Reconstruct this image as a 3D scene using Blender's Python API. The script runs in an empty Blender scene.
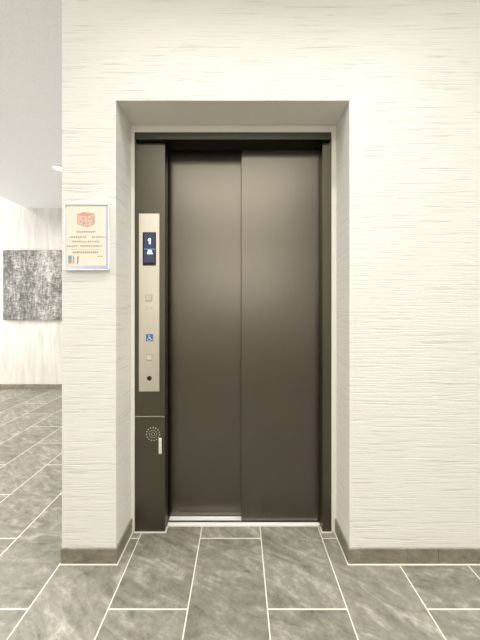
import bpy, bmesh, math, random
from mathutils import Vector, Matrix
rng = random.Random(7)
S = bpy.context.scene
COL = S.collection

# ------------------------------------------------------------------ camera
F, HOR, CX, H = 258.0, 308.0, 240.0, 1.15      # focal length (px of a 480x640 frame), horizon row, vanishing column, eye height
cam_d = bpy.data.cameras.new('camera'); cam = bpy.data.objects.new('camera', cam_d); COL.objects.link(cam)
cam.location = (0, 0, H); cam.rotation_euler = (math.pi/2, 0, 0)
cam_d.sensor_fit = 'AUTO'; cam_d.sensor_width = 36; cam_d.lens = F/640*36
cam_d.shift_y = (HOR-320)/640; cam_d.clip_start = 0.02
S.camera = cam
def PX(x, d): return (x-CX)*d/F
def PZ(y, d): return H+(HOR-y)*d/F

# ------------------------------------------------------------------ materials
def mat(name):
    m = bpy.data.materials.new(name); m.use_nodes = True
    return m, m.node_tree.nodes, m.node_tree.links, m.node_tree.nodes['Principled BSDF']
def N(nodes, typ, **kw):
    n = nodes.new(typ)
    for k, v in kw.items():
        if k.startswith('i_'):
            key = k[2:]
            n.inputs[int(key) if key.isdigit() else key.replace('_', ' ')].default_value = v
        else: setattr(n, k, v)
    return n
def math_n(nodes, links, op, a, b=None):
    n = nodes.new('ShaderNodeMath'); n.operation = op
    for i, v in enumerate((a, b)):
        if v is None: continue
        if isinstance(v, (int, float)): n.inputs[i].default_value = v
        else: links.new(v, n.inputs[i])
    return n.outputs[0]
def ramp(nodes, links, src, stops):
    r = nodes.new('ShaderNodeValToRGB'); links.new(src, r.inputs[0])
    e = r.color_ramp.elements
    while len(e) < len(stops): e.new(0.5)
    for el, (p, c) in zip(e, stops):
        el.position = p; el.color = (*c, 1) if len(c) == 3 else c
    return r.outputs[0]
def simple(name, col, rough=.5, metal=0, spec=.5, bump=0, bscale=200, emit=None, estr=0):
    m, n, l, b = mat(name)
    tex = N(n, 'ShaderNodeTexCoord'); no = N(n, 'ShaderNodeTexNoise', i_Scale=bscale, i_Detail=3.0)
    l.new(tex.outputs['Object'], no.inputs['Vector'])
    c0 = tuple(v*.96 for v in col); c1 = tuple(min(1, v*1.04) for v in col)
    l.new(ramp(n, l, no.outputs['Fac'], [(.3, c0), (.7, c1)]), b.inputs['Base Color'])
    b.inputs['Roughness'].default_value = rough; b.inputs['Metallic'].default_value = metal
    b.inputs['Specular IOR Level'].default_value = spec
    if bump:
        bp = N(n, 'ShaderNodeBump', i_Strength=bump, i_Distance=.001); l.new(no.outputs['Fac'], bp.inputs['Height']); l.new(bp.outputs[0], b.inputs['Normal'])
    if emit:
        b.inputs['Emission Color'].default_value = (*emit, 1); b.inputs['Emission Strength'].default_value = estr
    return m

def wall_plaster():
    m, n, l, b = mat('combed_plaster')
    tc = N(n, 'ShaderNodeTexCoord'); sp = N(n, 'ShaderNodeSeparateXYZ'); l.new(tc.outputs['Object'], sp.inputs[0])
    along = math_n(n, l, 'ADD', sp.outputs[0], sp.outputs[1])
    def stretched(sa, sz, seed, det=2.0):
        c = N(n, 'ShaderNodeCombineXYZ')
        l.new(math_n(n, l, 'MULTIPLY', along, sa), c.inputs[0]); l.new(math_n(n, l, 'MULTIPLY', sp.outputs[2], sz), c.inputs[1]); c.inputs[2].default_value = seed
        t = N(n, 'ShaderNodeTexNoise', i_Scale=1.0, i_Detail=det, i_Roughness=.6); l.new(c.outputs[0], t.inputs['Vector'])
        return t.outputs['Fac']
    s1 = stretched(3.6, 105, 0, 3); s2 = stretched(6, 230, 5.3, 2); s3 = stretched(60, 190, 9.1, 2)
    groove = ramp(n, l, s1, [(.36, (0, 0, 0)), (.47, (1, 1, 1))])
    fine = ramp(n, l, s2, [(.38, (0, 0, 0)), (.52, (1, 1, 1))])
    h = math_n(n, l, 'ADD', math_n(n, l, 'MULTIPLY', groove, .55), math_n(n, l, 'MULTIPLY', fine, .3))
    h = math_n(n, l, 'ADD', h, math_n(n, l, 'MULTIPLY', s3, .35))
    bp = N(n, 'ShaderNodeBump', i_Strength=.6, i_Distance=.0022); l.new(h, bp.inputs['Height']); l.new(bp.outputs[0], b.inputs['Normal'])
    l.new(ramp(n, l, h, [(.10, (.52, .503, .46)), (.38, (.655, .64, .603)), (.55, (.695, .68, .645)), (.85, (.73, .718, .685))]), b.inputs['Base Color'])
    b.inputs['Roughness'].default_value = .8; b.inputs['Specular IOR Level'].default_value = .2
    return m
def far_plaster():
    m, n, l, b = mat('vertical_stone_finish')
    tc = N(n, 'ShaderNodeTexCoord'); mp = N(n, 'ShaderNodeMapping'); mp.inputs['Scale'].default_value = (14, 14, 1.6); l.new(tc.outputs['Object'], mp.inputs[0])
    t = N(n, 'ShaderNodeTexNoise', i_Scale=1.0, i_Detail=5.0, i_Roughness=.6, i_Distortion=.6); l.new(mp.outputs[0], t.inputs['Vector'])
    l.new(ramp(n, l, t.outputs['Fac'], [(.35, (.53, .52, .485)), (.5, (.61, .60, .572)), (.62, (.65, .64, .615))]), b.inputs['Base Color'])
    bp = N(n, 'ShaderNodeBump', i_Strength=.4, i_Distance=.004); l.new(t.outputs['Fac'], bp.inputs['Height']); l.new(bp.outputs[0], b.inputs['Normal'])
    b.inputs['Roughness'].default_value = .6
    return m
def slate_nodes(n, l, vec, seedcol, tone):
    """veined grey slate colour; vec is already offset per tile"""
    mp = N(n, 'ShaderNodeMapping'); mp.inputs['Rotation'].default_value = (0, 0, .75); mp.inputs['Scale'].default_value = (6, 21, 14); l.new(vec, mp.inputs[0])
    v = N(n, 'ShaderNodeTexNoise', i_Scale=1.0, i_Detail=7.0, i_Roughness=.62, i_Distortion=1.1); l.new(mp.outputs[0], v.inputs['Vector'])
    g = N(n, 'ShaderNodeTexNoise', i_Scale=24.0, i_Detail=10.0, i_Roughness=.8); l.new(vec, g.inputs['Vector'])
    k = math_n(n, l, 'ADD', math_n(n, l, 'MULTIPLY', v.outputs['Fac'], .55), math_n(n, l, 'MULTIPLY', g.outputs['Fac'], .45))
    return ramp(n, l, k, tone), k
TONE = [(.33, (.075, .071, .058)), (.45, (.165, .158, .130)), (.53, (.215, .206, .172)), (.66, (.40, .385, .33))]
def floor_tiles():
    m, n, l, b = mat('slate_floor_tiles')
    tc = N(n, 'ShaderNodeTexCoord'); sp = N(n, 'ShaderNodeSeparateXYZ'); l.new(tc.outputs['Object'], sp.inputs[0])
    TW, TL = .3045, .606
    v = math_n(n, l, 'DIVIDE', math_n(n, l, 'SUBTRACT', sp.outputs[0], .105), TW)
    col = math_n(n, l, 'FLOOR', v)
    par = math_n(n, l, 'MULTIPLY', math_n(n, l, 'FLOORED_MODULO', col, 2.0), .5)
    u = math_n(n, l, 'ADD', math_n(n, l, 'DIVIDE', math_n(n, l, 'SUBTRACT', sp.outputs[1], .985), TL), par)
    row = math_n(n, l, 'FLOOR', u)
    def edge(t, size):
        f = math_n(n, l, 'SUBTRACT', t, math_n(n, l, 'FLOOR', t))
        f = math_n(n, l, 'MINIMUM', f, math_n(n, l, 'SUBTRACT', 1.0, f))
        return math_n(n, l, 'MULTIPLY', f, size)
    e = math_n(n, l, 'MINIMUM', edge(v, TW), edge(u, TL))
    tile = ramp(n, l, math_n(n, l, 'MULTIPLY', e, 100.0), [(.20, (0, 0, 0)), (.28, (1, 1, 1))])
    idv = N(n, 'ShaderNodeCombineXYZ'); l.new(col, idv.inputs[0]); l.new(row, idv.inputs[1])
    wn = N(n, 'ShaderNodeTexWhiteNoise', noise_dimensions='3D'); l.new(idv.outputs[0], wn.inputs['Vector'])
    rot = N(n, 'ShaderNodeVectorRotate', rotation_type='Z_AXIS'); l.new(tc.outputs['Object'], rot.inputs['Vector'])
    l.new(math_n(n, l, 'MULTIPLY', wn.outputs['Value'], .9), rot.inputs['Angle'])
    off = N(n, 'ShaderNodeVectorMath', operation='SCALE'); l.new(wn.outputs['Color'], off.inputs[0]); off.inputs['Scale'].default_value = 40
    add = N(n, 'ShaderNodeVectorMath', operation='ADD'); l.new(rot.outputs[0], add.inputs[0]); l.new(off.outputs[0], add.inputs[1])
    sc, k = slate_nodes(n, l, add.outputs[0], None, TONE)
    hv = N(n, 'ShaderNodeHueSaturation'); l.new(sc, hv.inputs['Color']); l.new(math_n(n, l, 'ADD', math_n(n, l, 'MULTIPLY', wn.outputs['Value'], .3), .85), hv.inputs['Value'])
    mix = N(n, 'ShaderNodeMix', data_type='RGBA'); l.new(tile, mix.inputs[0]); mix.inputs[6].default_value = (.66, .62, .53, 1); l.new(hv.outputs[0], mix.inputs[7])
    l.new(mix.outputs[2], b.inputs['Base Color'])
    hh = math_n(n, l, 'ADD', math_n(n, l, 'MULTIPLY', tile, .6), math_n(n, l, 'MULTIPLY', k, .6))
    bp = N(n, 'ShaderNodeBump', i_Strength=.5, i_Distance=.003); l.new(hh, bp.inputs['Height']); l.new(bp.outputs[0], b.inputs['Normal'])
    b.inputs['Roughness'].default_value = .42; b.inputs['Specular IOR Level'].default_value = .45
    return m
def base_slate():
    m, n, l, b = mat('slate_skirting')
    tc = N(n, 'ShaderNodeTexCoord')
    sc, k = slate_nodes(n, l, tc.outputs['Object'], None, [(.33, (.10, .088, .062)), (.46, (.175, .155, .115)), (.54, (.22, .20, .15)), (.68, (.33, .30, .24))])
    l.new(sc, b.inputs['Base Color']); b.inputs['Roughness'].default_value = .5
    return m
def bronze(name, col, rough, aniso=.5, axis=2):
    m, n, l, b = mat(name)
    tc = N(n, 'ShaderNodeTexCoord'); mp = N(n, 'ShaderNodeMapping')
    sc = [900, 900, 900]; sc[axis] = 6; mp.inputs['Scale'].default_value = sc; l.new(tc.outputs['Object'], mp.inputs[0])
    t = N(n, 'ShaderNodeTexNoise', i_Scale=1.0, i_Detail=2.0); l.new(mp.outputs[0], t.inputs['Vector'])
    l.new(ramp(n, l, t.outputs['Fac'], [(.3, tuple(c*.96 for c in col)), (.7, tuple(c*1.04 for c in col))]), b.inputs['Base Color'])
    bp = N(n, 'ShaderNodeBump', i_Strength=.025, i_Distance=.0005); l.new(t.outputs['Fac'], bp.inputs['Height']); l.new(bp.outputs[0], b.inputs['Normal'])
    b.inputs['Metallic'].default_value = 1; b.inputs['Roughness'].default_value = rough
    return m
def art_mat():
    m, n, l, b = mat('scraped_black_and_white_paint')
    tc = N(n, 'ShaderNodeTexCoord')
    def ns(sx, sz, det, seed):
        mp = N(n, 'ShaderNodeMapping'); mp.inputs['Scale'].default_value = (sx, 1, sz); mp.inputs['Location'].default_value = (seed, 0, seed)
        l.new(tc.outputs['Object'], mp.inputs[0]); t = N(n, 'ShaderNodeTexNoise', i_Scale=1.0, i_Detail=det, i_Roughness=.7); l.new(mp.outputs[0], t.inputs['Vector'])
        return t.outputs['Fac']
    a = ns(42, 14, 6, 1.3); c = ns(16, 60, 5, 7.7); d = ns(3.6, 1.6, 2, 3.1)
    k = math_n(n, l, 'ADD', math_n(n, l, 'MULTIPLY', a, .39), math_n(n, l, 'MULTIPLY', c, .30))
    k = math_n(n, l, 'ADD', k, math_n(n, l, 'MULTIPLY', d, .31))
    l.new(ramp(n, l, k, [(.40, (.05, .05, .045)), (.47, (.15, .15, .14)), (.52, (.28, .275, .26)), (.60, (.56, .55, .52))]), b.inputs['Base Color'])
    b.inputs['Roughness'].default_value = .6
    return m
def notice_paper():
    # pale printed ground with a lavender band that is strongest at the right and foot
    m, n, l, b = mat('notice_border_print')
    tc = N(n, 'ShaderNodeTexCoord'); sp = N(n, 'ShaderNodeSeparateXYZ'); l.new(tc.outputs['Generated'], sp.inputs[0])
    k = math_n(n, l, 'ADD', math_n(n, l, 'MULTIPLY', sp.outputs[0], .85), math_n(n, l, 'MULTIPLY', math_n(n, l, 'SUBTRACT', 1.0, sp.outputs[2]), .15))
    l.new(ramp(n, l, k, [(0, (.66, .69, .66)), (.5, (.52, .55, .65)), (1, (.38, .41, .62))]), b.inputs['Base Color'])
    b.inputs['Roughness'].default_value = .5
    return m

M = dict(
    wall=wall_plaster(), far=far_plaster(), floor=floor_tiles(), base=base_slate(),
    ceil=simple('white_ceiling_paint', (.78, .785, .80), .85, spec=.2, bump=.1, bscale=120),
    soffit=simple('soffit_with_bounce_light', (.86, .835, .76), .8, spec=.2, bump=.05), paint=simple('off_white_paint', (.76, .73, .65), .5, bump=.05),  # soffit tone is lightened to stand in for bounced light
    grout=simple('beige_grout', (.62, .58, .49), .85, bump=.2, bscale=400),
    back=simple('taupe_wall_paint', (.7, .67, .6), .7, bump=.05), door=bronze('bronze_hairline_steel', (.148, .134, .109), .315),
    frame=bronze('bronze_frame_steel', (.128, .118, .091), .33),
    dark=simple('dark_shadow_gap', (.02, .02, .02), .6),
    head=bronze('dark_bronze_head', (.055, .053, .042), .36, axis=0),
    plate=bronze('pale_steel_plate', (.72, .675, .585), .42),
    chrome=simple('satin_chrome', (.86, .84, .80), .3, metal=.5),
    alu=simple('polished_sill_metal', (.90, .88, .84), .4, metal=.25, bump=.05),
    glass=simple('black_display_glass', (.012, .012, .018), .12, spec=.5),
    screen=simple('lit_blue_screen', (.02, .02, .035), .2, emit=(.15, .165, .30), estr=.19),
    digit=simple('cyan_display_glow', (.5, .8, .95), .4, emit=(.45, .85, 1.0), estr=1.6),
    dline=simple('blue_display_glow', (.1, .2, .6), .4, emit=(.16, .30, .9), estr=.9),
    blue=simple('sign_blue', (.022, .13, .42), .4), white=simple('sign_white', (.85, .86, .86), .4),
    button=simple('dull_button_rim', (.40, .37, .31), .45), btn_face=simple('ivory_button_face', (.60, .55, .46), .35),
    black=simple('black_key_switch', (.012, .012, .012), .3), hole=simple('pale_grille_holes', (.85, .82, .74), .4),
    nframe=simple('white_acrylic_frame', (.80, .80, .79), .3), nborder=notice_paper(),
    sheet=simple('cream_paper', (.73, .69, .59), .6), red=simple('faded_red_ink', (.50, .17, .10), .6), pink=simple('pale_red_ink', (.58, .30, .20), .6),
    tan=simple('tan_ink', (.52, .36, .23), .6), face_a=simple('pink_print', (.68, .46, .37), .6), face_b=simple('peach_print', (.68, .52, .36), .6),
    face_t=simple('red_print', (.64, .30, .21), .6), ink=simple('dark_ink', (.08, .06, .05), .6), iblue=simple('light_blue_print', (.16, .30, .45), .6),
    orange=simple('orange_print', (.48, .30, .17), .6), violet=simple('violet_grey_ink', (.30, .22, .34), .6),
    art=art_mat(), canvas=simple('raw_canvas_edge', (.30, .29, .27), .8), lens=simple('lit_diffuser', (.9, .9, .85), .4, emit=(1, .95, .86), estr=6),
    ring=simple('white_trim_ring', (.85, .85, .84), .4))

# ------------------------------------------------------------------ mesh helpers
def box(bm, x0, x1, y0, y1, z0, z1, bev=0, seg=2, mi=0):
    r = bmesh.ops.create_cube(bm, size=1)
    vs = r['verts']
    for v in vs:
        v.co = Vector(((x0+x1)/2+v.co.x*(x1-x0), (y0+y1)/2+v.co.y*(y1-y0), (z0+z1)/2+v.co.z*(z1-z0)))
    fs = {f for v in vs for f in v.link_faces}
    for f in fs: f.material_index = mi
    if bev:
        es = list({e for v in vs for e in v.link_edges})
        bmesh.ops.bevel(bm, geom=es, offset=bev, segments=seg, affect='EDGES', profile=.5)
    return bm
def cyl(bm, c, r, depth, axis='Y', seg=32, r2=None, bev=0):
    rot = {'Y': Matrix.Rotation(math.pi/2, 4, 'X'), 'Z': Matrix.Identity(4), 'X': Matrix.Rotation(math.pi/2, 4, 'Y')}[axis]
    bmesh.ops.create_cone(bm, cap_ends=True, segments=seg, radius1=r, radius2=r if r2 is None else r2, depth=depth, matrix=Matrix.Translation(c) @ rot)
    return bm
def plate(bm, pts, y, th):
    """a flat figure in the XZ plane whose front is at y and whose body is th deep (away from the viewer)"""
    n = len(pts); a = [bm.verts.new((p[0], y, p[1])) for p in pts]; b = [bm.verts.new((p[0], y+th, p[1])) for p in pts]
    bm.faces.new(a); bm.faces.new(b[::-1])
    for i in range(n): bm.faces.new((a[i], b[i], b[(i+1) % n], a[(i+1) % n]))
    return bm
def ribbon(bm, pts, w, y, th):
    """flat stroke of width w along points in XZ"""
    for (p, q) in zip(pts[:-1], pts[1:]):
        p = Vector(p); q = Vector(q); d = (q-p).normalized(); nrm = Vector((-d.y, d.x))*w/2; p = p-d*w*.25; q = q+d*w*.25
        plate(bm, [tuple(p-nrm), tuple(q-nrm), tuple(q+nrm), tuple(p+nrm)], y, th)
    return bm
def obj(name, bm, material, parent=None, smooth=False):
    bmesh.ops.recalc_face_normals(bm, faces=bm.faces[:])
    me = bpy.data.meshes.new(name); bm.to_mesh(me); bm.free()
    for mm in (material if isinstance(material, (list, tuple)) else [material]): me.materials.append(mm)
    if smooth:
        for p in me.polygons: p.use_smooth = len(p.vertices) == 4
    o = bpy.data.objects.new(name, me); COL.objects.link(o)
    if parent:
        o.parent = parent
        w = Vector(parent.location); pp = parent.parent
        while pp: w += Vector(pp.location); pp = pp.parent
        o.location = -w if parent.type == 'EMPTY' else (0, 0, 0)
    return o
def thing(name, label, cat, loc, group=None):
    o = bpy.data.objects.new(name, None); COL.objects.link(o); o.location = loc; o.empty_display_size = .05
    o['label'] = label; o['category'] = cat
    if group: o['group'] = group
    return o
def struct(name, bm, m, label=None):
    o = obj(name, bm, m); o['kind'] = 'structure'
    return o
B = bmesh.new

# ------------------------------------------------------------------ the room
D1 = 1.166                      # front wall plane
DB = 1.158                      # skirting front
D2 = 1.325                      # frame plane
DR, DL = 1.383, 1.420           # the two door leaves
XL = PX(62, D1); OL = PX(116, D1); OR = PX(349.5, D1); OT = PZ(100.5, D1)
CEIL = 2.57; YF = 3.66; YB = -3.2; XR = 4.2; XLL = -5.4; XCOVE = -3.04
WB = 1.62                       # back of the front wall
LOB = 3.2                       # lobby ceiling, in front of the elevator wall; the passage on the left has the lower one

bm = B()
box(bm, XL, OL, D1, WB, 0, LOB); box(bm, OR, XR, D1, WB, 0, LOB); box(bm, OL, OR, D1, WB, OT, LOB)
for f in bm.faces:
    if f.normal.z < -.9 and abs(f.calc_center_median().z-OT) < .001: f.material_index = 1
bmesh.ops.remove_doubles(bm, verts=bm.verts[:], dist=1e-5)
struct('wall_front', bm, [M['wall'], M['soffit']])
struct('wall_side', box(B(), XL, XL+.12, WB, YF, 0, LOB), M['wall'])
struct('wall_far', box(B(), XLL, XL, YF, YF+.12, 0, LOB), M['far'])
struct('wall_left', box(B(), XLL-.12, XLL, YB, YF+.12, 0, LOB), M['ceil'])
struct('wall_right', box(B(), XR, XR+.12, YB, WB, 0, LOB), M['wall'])
struct('wall_back', box(B(), XLL-.12, XR+.12, YB-.12, YB, 0, LOB), M['back'])
bm = B()
box(bm, XLL-.12, XR+.12, YB-.12, YF+.12, LOB, LOB+.1); box(bm, XCOVE, XL, D1, YF, CEIL, LOB)
struct('ceiling', bm, M['ceil'])
bm = B(); box(bm, XLL-.12, XR+.12, YB-.12, YF+.12, -.08, 0)
g = .0015
def strip(x0, x1, y0, y1): box(bm, x0, x1, y0, y1, -.001, g, mi=1)
strip(XL-.002, OL+.014, DB-.006, DB); strip(OR-.014, XR, DB-.006, DB)
strip(OL+.008, OL+.0135, DB, D2); strip(OR-.0135, OR-.008, DB, D2)
strip(XL-.007, XL-.002, DB-.006, YF)
XC0, XC1 = PX(134.5, D2), PX(165, D2); XJ0, XJ1 = PX(322.5, D2), PX(331.6, D2)
strip(XC0, XC1+.008, D2-.008, D2); strip(XC1, XC1+.007, D2, 1.364); strip(XJ0-.007, XJ1, D2-.008, D2); strip(XJ0-.007, XJ0, D2, 1.364); strip(XC1, XJ0, 1.357, 1.364)
struct('floor', bm, [M['floor'], M['grout']])
HB = .068
bm = B(); box(bm, XL-.002, OL+.008, DB, D1, 0, HB, .0015); struct('baseboard_front', bm, M['base'])
for nm, (x0, x1) in {'baseboard_recess_left': (OL, OL+.008), 'baseboard_recess_right': (OR-.008, OR)}.items():
    struct(nm, box(B(), x0, x1, D1+.0005, D2, 0, HB, .001), M['base'])
struct('baseboard_right', box(box(B(), OR-.008, .890, DB, D1, 0, HB, .0015), .8915, XR, DB, D1, 0, HB, .0015), M['base'])
struct('baseboard_side', box(B(), XL-.002, XL, D1+.0005, YF-.011, 0, HB, .0015), M['base'])
struct('baseboard_far', box(B(), XLL, XL-.009, YF-.01, YF, 0, .072, .0015), M['base'])
ZH = PZ(132, 1.300)             # top of the metal head
bm = B(); box(bm, OL, XC0, D2, 1.46, 0, OT, .001); box(bm, XJ1, OR, D2, 1.46, 0, OT, .001); box(bm, XC0, XJ1, D2, 1.46, ZH, OT, .001)
struct('trim_1', bm, M['paint'])
struct('wall_shaft', box(B(), OL, OR, 1.50, 1.55, 0, OT), M['dark'])

# ------------------------------------------------------------------ lift doorway
lift = thing('elevator_doorway', 'dark bronze two-leaf sliding elevator door in its steel frame, set in the wall recess', 'elevator door', (0, DR, 0))
ZHB = PZ(139.5, 1.300)
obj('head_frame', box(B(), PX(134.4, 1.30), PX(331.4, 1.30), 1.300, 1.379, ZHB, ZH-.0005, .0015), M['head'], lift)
obj('jamb', box(B(), XJ0, XJ1-.0005, D2, 1.379, .002, ZHB-.0005, .0015), M['frame'], lift)
XM = PX(241.3, DR)
obj('door_leaf', box(B(), XM, XJ0+.012, DR, DR+.030, .009, 2.03, .002), M['door'], lift)
obj('door_leaf', box(B(), XC1-.012, XM+.035, DL, DL+.030, .009, 2.03, .002), M['door'], lift)
sill = B(); box(sill, XC1+.001, XJ0-.001, 1.364, 1.47, -.002, .0012, mi=1)
box(sill, XC1+.001, XJ0-.001, 1.364, 1.3800, .001, .005, .0008); box(sill, XC1+.001, XJ0-.001, 1.394, 1.418, .001, .006, .0008); box(sill, XC1+.001, XJ0-.001, 1.428, 1.47, .001, .006, .0008)
obj('sill', sill, [M['alu'], M['dark']], lift)

# ------------------------------------------------------------------ control column
colm = thing('elevator_control_column', 'tall dark bronze control column with call panel, left of the sliding doors', 'control panel', ((XC0+XC1)/2, D2, 0))
ZS = PZ(416.5, D2)
obj('column_case', box(B(), XC0+.0005, XC1, D2+.004, 1.379, .002, ZHB-.0005, .001), M['frame'], colm)
obj('upper_cover', box(B(), XC0+.0005, XC1, D2, D2+.0038, ZS+.001, ZHB-.001, .0012), M['frame'], colm)
acc = obj('access_door', box(B(), XC0+.0005, XC1, D2, D2+.0038, .004, ZS-.001, .0012), M['frame'], colm)
obj('seam_strip', box(B(), XC0+.003, XC1-.001, D2-.0004, D2+.001, ZS-.0016, ZS+.0016), M['button'], colm)
# perforated speaker
bm = B(); cx, cz = PX(153, D2), PZ(434, D2); u = D2/F
for r_, k_ in ((1.6, 6), (3.7, 14), (6.5, 15)):
    for i in range(k_):
        a = 2*math.pi*i/k_+r_*.3
        cyl(bm, (cx+r_*u*math.cos(a), D2-.0002, cz+r_*u*math.sin(a)), .0024 if r_ > 5 else .0016, .0012, 'Y', 10)
obj('speaker_grille', bm, M['hole'], acc)['label'] = 'round grille of pale dots'
bm = B(); hx0, hx1 = PX(158.8, D2-.01), PX(161.8, D2-.01); hz0, hz1 = PZ(453.5, D2-.01), PZ(438, D2-.01)
box(bm, hx0, hx1, D2-.016, D2-.006, hz0, hz1, .003, 3); box(bm, hx0+.004, hx1-.004, D2-.008, D2, hz0+.012, hz0+.022); box(bm, hx0+.004, hx1-.004, D2-.008, D2, hz1-.022, hz1-.012)
obj('handle', bm, M['chrome'], acc)['label'] = 'small upright chrome handle'
# face plate with display, buttons, sign and key switch
DP = D2-.003
fp = obj('face_plate', box(B(), PX(138.8, DP), PX(159.3, DP), DP, D2-.0002, PZ(391.5, DP), PZ(213.5, DP), .0012), M['plate'], colm); fp['label'] = 'pale brushed steel face plate'
DS = DP-.0012
obj('display_window', box(B(), PX(142.6, DS), PX(156, DS), DS, DP, PZ(265.6, DS), PZ(232.2, DS), .001), M['glass'], fp)
obj('screen', box(B(), PX(144.1, DS), PX(155.2, DS), DS-.0003, DS, PZ(262.5, DS), PZ(233.2, DS)), M['screen'], fp)
DG = DS-.0007
P = lambda *a: [(PX(x, DG), PZ(y, DG)) for x, y in a]
bm = B()
plate(bm, P((149.0, 238.6), (150.6, 238.6), (150.6, 244.0), (149.0, 244.0)), DG, .0004)
plate(bm, P((147.8, 239.7), (149.1, 238.3), (149.5, 239.6), (147.9, 241.0)), DG, .0004)
plate(bm, P((148.9, 238.7), (150.6, 238.3), (150.6, 239.0), (149, 239.2)), DG, .0004)
obj('floor_digit', bm, M['digit'], fp)
bm = B()                                            # three riders over a wide base
for x0 in (148.0, 149.3, 150.6): plate(bm, P((x0, 249.9), (x0+1.0, 249.9), (x0+1.0, 251.7), (x0, 251.7)), DG, .0004)
plate(bm, P((148.0, 251.4), (151.6, 251.4), (151.6, 252.3), (148.0, 252.3)), DG, .0004)
plate(bm, P((147.4, 252.4), (152.0, 252.4), (152.5, 254.0), (146.9, 254.0)), DG, .0004)
obj('rider_icon', bm, M['digit'], fp)
obj('divider_line', plate(B(), P((144.4, 248.9), (154.9, 248.9), (154.9, 249.3), (144.4, 249.3)), DG, .0004), M['dline'], fp)
def call_button(x0, x1, y0, y1):
    d = DP-.002
    bm = B(); box(bm, PX(x0, d), PX(x1, d), d, DP, PZ(y1, d), PZ(y0, d), .0008, mi=0)
    box(bm, PX(x0+.9, d), PX(x1-.9, d), d-.0018, d, PZ(y1-.9, d), PZ(y0+.9, d), .0006, mi=1)
    return obj('call_button', bm, [M['button'], M['btn_face']], fp)
call_button(145.4, 152.4, 294.2, 301.4); call_button(146.2, 152.6, 354.0, 360.6)
obj('label_strip', box(B(), PX(145.4, DP-.0006), PX(152.4, DP-.0006), DP-.0006, DP, PZ(309.2, DP), PZ(306.6, DP)), M['btn_face'], fp)
bm = B(); d = DP-.001; x0, x1, z0, z1 = PX(146.0, d), PX(153.0, d), PZ(341.4, d), PZ(334.2, d)
box(bm, x0, x1, d, DP, z0, z1, .0008, mi=0)
w = x1-x0; q = lambda a, b: (x0+a*w, z0+b*(z1-z0))
nface = set(bm.faces)
c = q(.42, .80); plate(bm, [(c[0]+.085*w*math.cos(t*math.pi/6), c[1]+.085*w*math.sin(t*math.pi/6)) for t in range(12)], d-.0004, .0004)
ribbon(bm, [q(.42, .70), q(.45, .42), q(.68, .42), q(.80, .20), q(.88, .22)], .09*w, d-.0004, .0004)
ribbon(bm, [q(.43, .58), q(.64, .57)], .075*w, d-.0004, .0004)
ribbon(bm, [(x0+.46*w+.23*w*math.cos(t), z0+.33*w+.23*w*math.sin(t)) for t in [math.radians(k) for k in range(125, 345, 20)]], .075*w, d-.0004, .0004)
for f in bm.faces:
    if f not in nface: f.material_index = 1
obj('wheelchair_sign', bm, [M['blue'], M['white']], fp)['label'] = 'blue square with white wheelchair symbol'
kx, kz = PX(149.4, DP), PZ(378.2, DP)
bm = B(); cyl(bm, (kx, DP-.0015, kz), .0118, .003, 'Y', 28); cyl(bm, (kx, DP-.0035, kz), .0075, .003, 'Y', 24)
obj('key_switch', bm, M['black'], fp)['label'] = 'round black key switch'

# ------------------------------------------------------------------ framed notice
DN = 1.150
no = thing('framed_notice', 'white framed paper notice with red box emblem, on plaster wall left of the elevator', 'notice', (PX(86, DN), D1, PZ(270, DN)))
x0, x1, z0, z1 = PX(64, DN), PX(108.6, DN), PZ(270.3, DN), PZ(203.8, DN); w = .004
bm = B()
box(bm, x0, x0+w, DN, D1, z0, z1, .0015); box(bm, x1-w, x1, DN, D1, z0, z1, .0015); box(bm, x0+w*.6, x1-w*.6, DN+.0003, D1, z0, z0+w, .0015); box(bm, x0+w*.6, x1-w*.6, DN+.0003, D1, z1-w, z1, .0015)
box(bm, x0+.003, x1-.003, D1-.004, D1-.001, z0+.003, z1-.003)
obj('frame', bm, M['nframe'], no)
DY = DN+.004
sh = obj('sheet', box(B(), x0+w*.8, x1-w*.8, DY, DY+.003, z0+w*.8, z1-w*.8), M['nborder'], no); sh['label'] = 'printed sheet with lavender edge'
sx = lambda px: PX(px, DY); sz = lambda py: PZ(py, DY)
obj('printed_panel', box(B(), sx(66.3), sx(106.2), DY-.0004, DY, sz(265.9), sz(206.4)), M['sheet'], sh)
T = DY-.0008
Q = lambda *a: [(PX(x, T), PZ(y, T)) for x, y in a]
bm = B()
def poly(pts, mi, lift=0):
    n0 = len(bm.faces); plate(bm, Q(*pts), T-lift, .0004); bm.faces.ensure_lookup_table()
    for f in bm.faces[n0:]: f.material_index = mi
poly([(77.4, 214.2), (83.5, 212.0), (94.0, 213.6), (87.5, 216.0)], 2)
poly([(77.2, 214.6), (87.3, 216.4), (87.6, 226.6), (77.4, 223.8)], 0)
poly([(87.6, 216.4), (94.2, 214.0), (94.2, 223.6), (87.8, 226.6)], 1)
n0 = len(bm.faces)
for a in ([(77.2, 214.4), (87.4, 216.2), (94.2, 213.8)], [(77.3, 214.4), (77.4, 223.9), (87.7, 226.8), (94.2, 223.8), (94.2, 213.8)], [(87.5, 216.2), (87.7, 226.6)]):
    ribbon(bm, Q(*a), .0022, T-.0004, .0004)
bm.faces.ensure_lookup_table()
for f in bm.faces[n0:]: f.material_index = 2
n0 = len(bm.faces)
for (ax, ay) in ((78.5, 215.8), (82.6, 216.8), (78.9, 219.9), (83.0, 220.6), (88.5, 216.4), (91.2, 215.6), (88.8, 220.4), (91.5, 219.4)):
    for k in range(4):
        p = (ax+rng.uniform(0, 2), ay+rng.uniform(0, 2.6)); qq = (p[0]+rng.choice((0, 1.6)), p[1]+rng.choice((0, 1.4))+.1)
        ribbon(bm, Q(p, qq), .0014, T-.0006, .0004)
bm.faces.ensure_lookup_table()
for f in bm.faces[n0:]: f.material_index = 3
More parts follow.
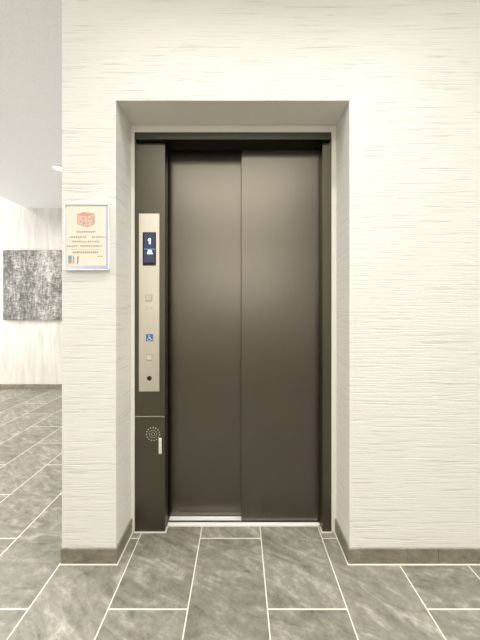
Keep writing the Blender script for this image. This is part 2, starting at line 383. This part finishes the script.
obj('emblem', bm, [M['face_a'], M['face_b'], M['face_t'], M['violet']], sh)['label'] = 'red and peach box emblem'
def text_line(x0, x1, y, h, m, skip=()):
    bm = B(); x = x0
    while x+h*.9 < x1:
        if not any(a < x < b for a, b in skip):
            for k in range(2): 
                yy = y-h/2+rng.uniform(.1, .9)*h; ribbon(bm, Q((x+.05, yy), (x+h*.8, yy)), h*.00075, T, .0003)
            for k in range(2):
                xx = x+rng.uniform(.1, .75)*h; ribbon(bm, Q((xx, y-h*.45), (xx, y+h*.45)), h*.00075, T, .0003)
        x += h*1.1
    obj('text_line', bm, m, sh)
text_line(76.6, 96.0, 231.8, 1.6, M['red'])
text_line(69.0, 87.5, 237.0, 2.0, M['tan']); text_line(91.5, 104.6, 237.0, 2.0, M['tan'])
text_line(72.0, 102.0, 241.6, 2.0, M['tan'])
text_line(66.9, 78.8, 246.0, 2.0, M['pink']); text_line(80.2, 103.8, 246.0, 2.0, M['pink'])
obj('rule', ribbon(B(), Q((72, 249.6), (100, 249.6)), .0010, T, .0003), M['pink'], sh)
text_line(72.6, 98.0, 252.3, 1.8, M['red'])
bm = B(); box(bm, PX(68.3, T), PX(71.6, T), T, DY-.0004, PZ(259.4, T), PZ(255.6, T), mi=0); box(bm, PX(68.3, T), PX(71.6, T), T, DY-.0004, PZ(263.4, T), PZ(259.5, T), mi=1)
obj('picture_block', bm, [M['iblue'], M['orange']], sh)
for xx in (73.4, 77.8):
    bm = B()
    for k in range(5):
        yy = 256.2+k*1.6
        for j in range(3): ribbon(bm, Q((xx-.7+rng.uniform(0, .5), yy+j*.4), (xx+.3+rng.uniform(0, .6), yy+j*.4+rng.uniform(-.4, .4))), .0013, T, .0003)
    obj('side_text', bm, M['ink'], sh)
text_line(96.8, 103.6, 256.3, 1.2, M['tan'])

# ------------------------------------------------------------------ painting on the far wall
DA = YF-.035
ax0, az0, az1 = PX(3, DA), PZ(320, DA), PZ(250, DA)
ar = thing('abstract_painting', 'square black and white scraped abstract painting on the far wall', 'painting', (ax0+.49, YF, az0))
obj('painted_canvas', box(B(), ax0, ax0+.98, DA, DA+.004, az0, az1, .001), M['art'], ar)
bm = B(); e = .004
box(bm, ax0+e, ax0+.04, DA+.0042, YF-.0005, az0+e, az1-e); box(bm, ax0+.94, ax0+.98-e, DA+.0042, YF-.0005, az0+e, az1-e); box(bm, ax0+.04, ax0+.94, DA+.0042, YF-.0005, az0+e, az0+.04); box(bm, ax0+.04, ax0+.94, DA+.0042, YF-.0005, az1-.04, az1-e)
obj('stretcher', bm, M['canvas'], ar)

# ------------------------------------------------------------------ lamps
def lathe(bm, prof, c, seg=32):
    rows = []
    for r, z in prof: rows.append([bm.verts.new((c[0]+r*math.cos(2*math.pi*i/seg), c[1]+r*math.sin(2*math.pi*i/seg), c[2]+z)) for i in range(seg)])
    for a, b in zip(rows[:-1], rows[1:]):
        for i in range(seg): bm.faces.new((a[i], a[(i+1) % seg], b[(i+1) % seg], b[i]))
    return bm
proto = thing('ceiling_downlight', 'small round recessed downlight, lit, in the ceiling by the wall corner at left', 'ceiling light', (0, 0, 0))
pr = obj('trim_ring', lathe(B(), [(.040, 0), (.041, -.004), (.046, -.006), (.053, -.004), (.055, 0)], (0, 0, 0)), M['ring'], proto, True)
pl = obj('lens', cyl(B(), (0, 0, -.0015), .040, .003, 'Z', 32), M['lens'], proto)
def lamp_at(o, power, size=.075, col=(1, .93, .82), spread=150, drop=.008):
    l = bpy.data.lights.new('downlight_lamp', 'AREA'); l.shape = 'DISK'; l.size = size; l.energy = power; l.color = col; l.spread = math.radians(spread)
    lo = bpy.data.objects.new('downlight_lamp', l); COL.objects.link(lo); lo.parent = o; lo.location = (0, 0, -drop)
def downlight(x, y, z, power, label=None, group=None, first=False, **k):
    if first: o = proto
    else:
        o = proto.copy(); COL.objects.link(o)
        for ch in (pr, pl):
            c_ = ch.copy(); COL.objects.link(c_); c_.parent = o
    o.location = (x, y, z)
    if label: o['label'] = label
    if group: o['group'] = group
    lamp_at(o, power, **k)
downlight(PX(58, 2.62), 2.62, CEIL, 9, first=True, col=(1, .96, .91))
for x, y in ((-1.85, 1.55), (-2.75, 2.62)): downlight(x, y, CEIL, 9, 'small round downlight added out of view to brighten the passage at far left', 'added passage downlights', col=(1, .96, .91))  # extra downlights out of view, added to brighten the passage

def slot_light(x0, x1, y0, y1, z, power, label, group=None, col=(1, .975, .925), spread=140):
    t = thing('linear_light', label, 'ceiling light', ((x0+x1)/2, (y0+y1)/2, z), group)
    bm = B(); e = .012
    for a in ((x0-e, x0, y0-e, y1+e), (x1, x1+e, y0-e, y1+e), (x0, x1, y0-e, y0), (x0, x1, y1, y1+e)): box(bm, *a, z-.006, z)
    obj('frame', bm, M['ring'], t)
    l = bpy.data.lights.new('linear_lamp', 'AREA'); l.shape = 'RECTANGLE'; l.size = x1-x0; l.size_y = y1-y0; l.energy = power; l.color = col; l.spread = math.radians(spread)
    lo = bpy.data.objects.new('linear_lamp', l); COL.objects.link(lo); lo.parent = t; lo.location = (0, 0, -.003)
slot_light(-.62, 1.0, .58, .64, LOB, 12.5, 'long slot light in the lobby ceiling above the elevator recess', spread=80)
for x, y, hw, pw in ((-2.9, .2, .25, 72), (-.08, -1.8, 1.1, 48), (3.5, .2, .25, 84)): slot_light(x-hw, x+hw, y-1, y+1, LOB, pw, 'long unseen ceiling light added over the lobby floor as fill', 'added lobby fill lights', spread=180)  # unseen fill lights, added to brighten the walls, reveals and doors
# unseen window added behind the viewer to light the doors and soffit
wx0, wx1, wz0, wz1 = -1.2, 1.1, 1.3, 2.6
bm = B()
for a in ((wx0-.06, wx0, wz0-.06, wz1+.06), (wx1, wx1+.06, wz0-.06, wz1+.06), (wx0, wx1, wz0-.06, wz0), (wx0, wx1, wz1, wz1+.06)): box(bm, a[0], a[1], YB, YB+.05, a[2], a[3], .004)
struct('added_window_1', bm, M['frame'])
l = bpy.data.lights.new('window_fill_light', 'AREA'); l.shape = 'RECTANGLE'; l.size = wx1-wx0; l.size_y = wz1-wz0; l.energy = 17; l.color = (1, .985, .96)
lo = bpy.data.objects.new('window_fill_light', l); COL.objects.link(lo); lo.location = ((wx0+wx1)/2, YB+.01, (wz0+wz1)/2); lo.rotation_euler = (math.pi/2, 0, 0)
bm = B(); vy0, vy1, vz0, vz1 = 1.9, 3.5, .15, 2.5  # another unseen window, added at far left to brighten passage ceiling and floor
for a in ((vy0-.06, vy0, vz0-.06, vz1+.06), (vy1, vy1+.06, vz0-.06, vz1+.06), (vy0, vy1, vz0-.06, vz0), (vy0, vy1, vz1, vz1+.06)): box(bm, XLL, XLL+.05, a[0], a[1], a[2], a[3], .004)
struct('added_window_2', bm, M['frame'])
l = bpy.data.lights.new('window_fill_light', 'AREA'); l.shape = 'RECTANGLE'; l.size = vz1-vz0; l.size_y = vy1-vy0; l.energy = 66; l.color = (1, .97, .94)
lo = bpy.data.objects.new('window_fill_light', l); COL.objects.link(lo); lo.location = (XLL+.01, (vy0+vy1)/2, (vz0+vz1)/2); lo.rotation_euler = (0, -math.pi/2, 0)
# pale strips of light in the raised bay at the far left
for yy, pw in ((2.5, 18), (.4, 20)): slot_light(-4.4, -3.7, yy-.5, yy+.5, LOB, pw, 'square light panel in the raised ceiling bay at far left', 'raised bay light panels', col=(1, .92, .84), spread=180)

w = bpy.data.worlds.new('world'); S.world = w; w.use_nodes = True
w.node_tree.nodes['Background'].inputs[0].default_value = (.9, .93, 1, 1); w.node_tree.nodes['Background'].inputs[1].default_value = .05
S.view_settings.view_transform = 'Standard'; S.view_settings.look = 'None'; S.view_settings.gamma = 1
S.view_settings.exposure = 0.40
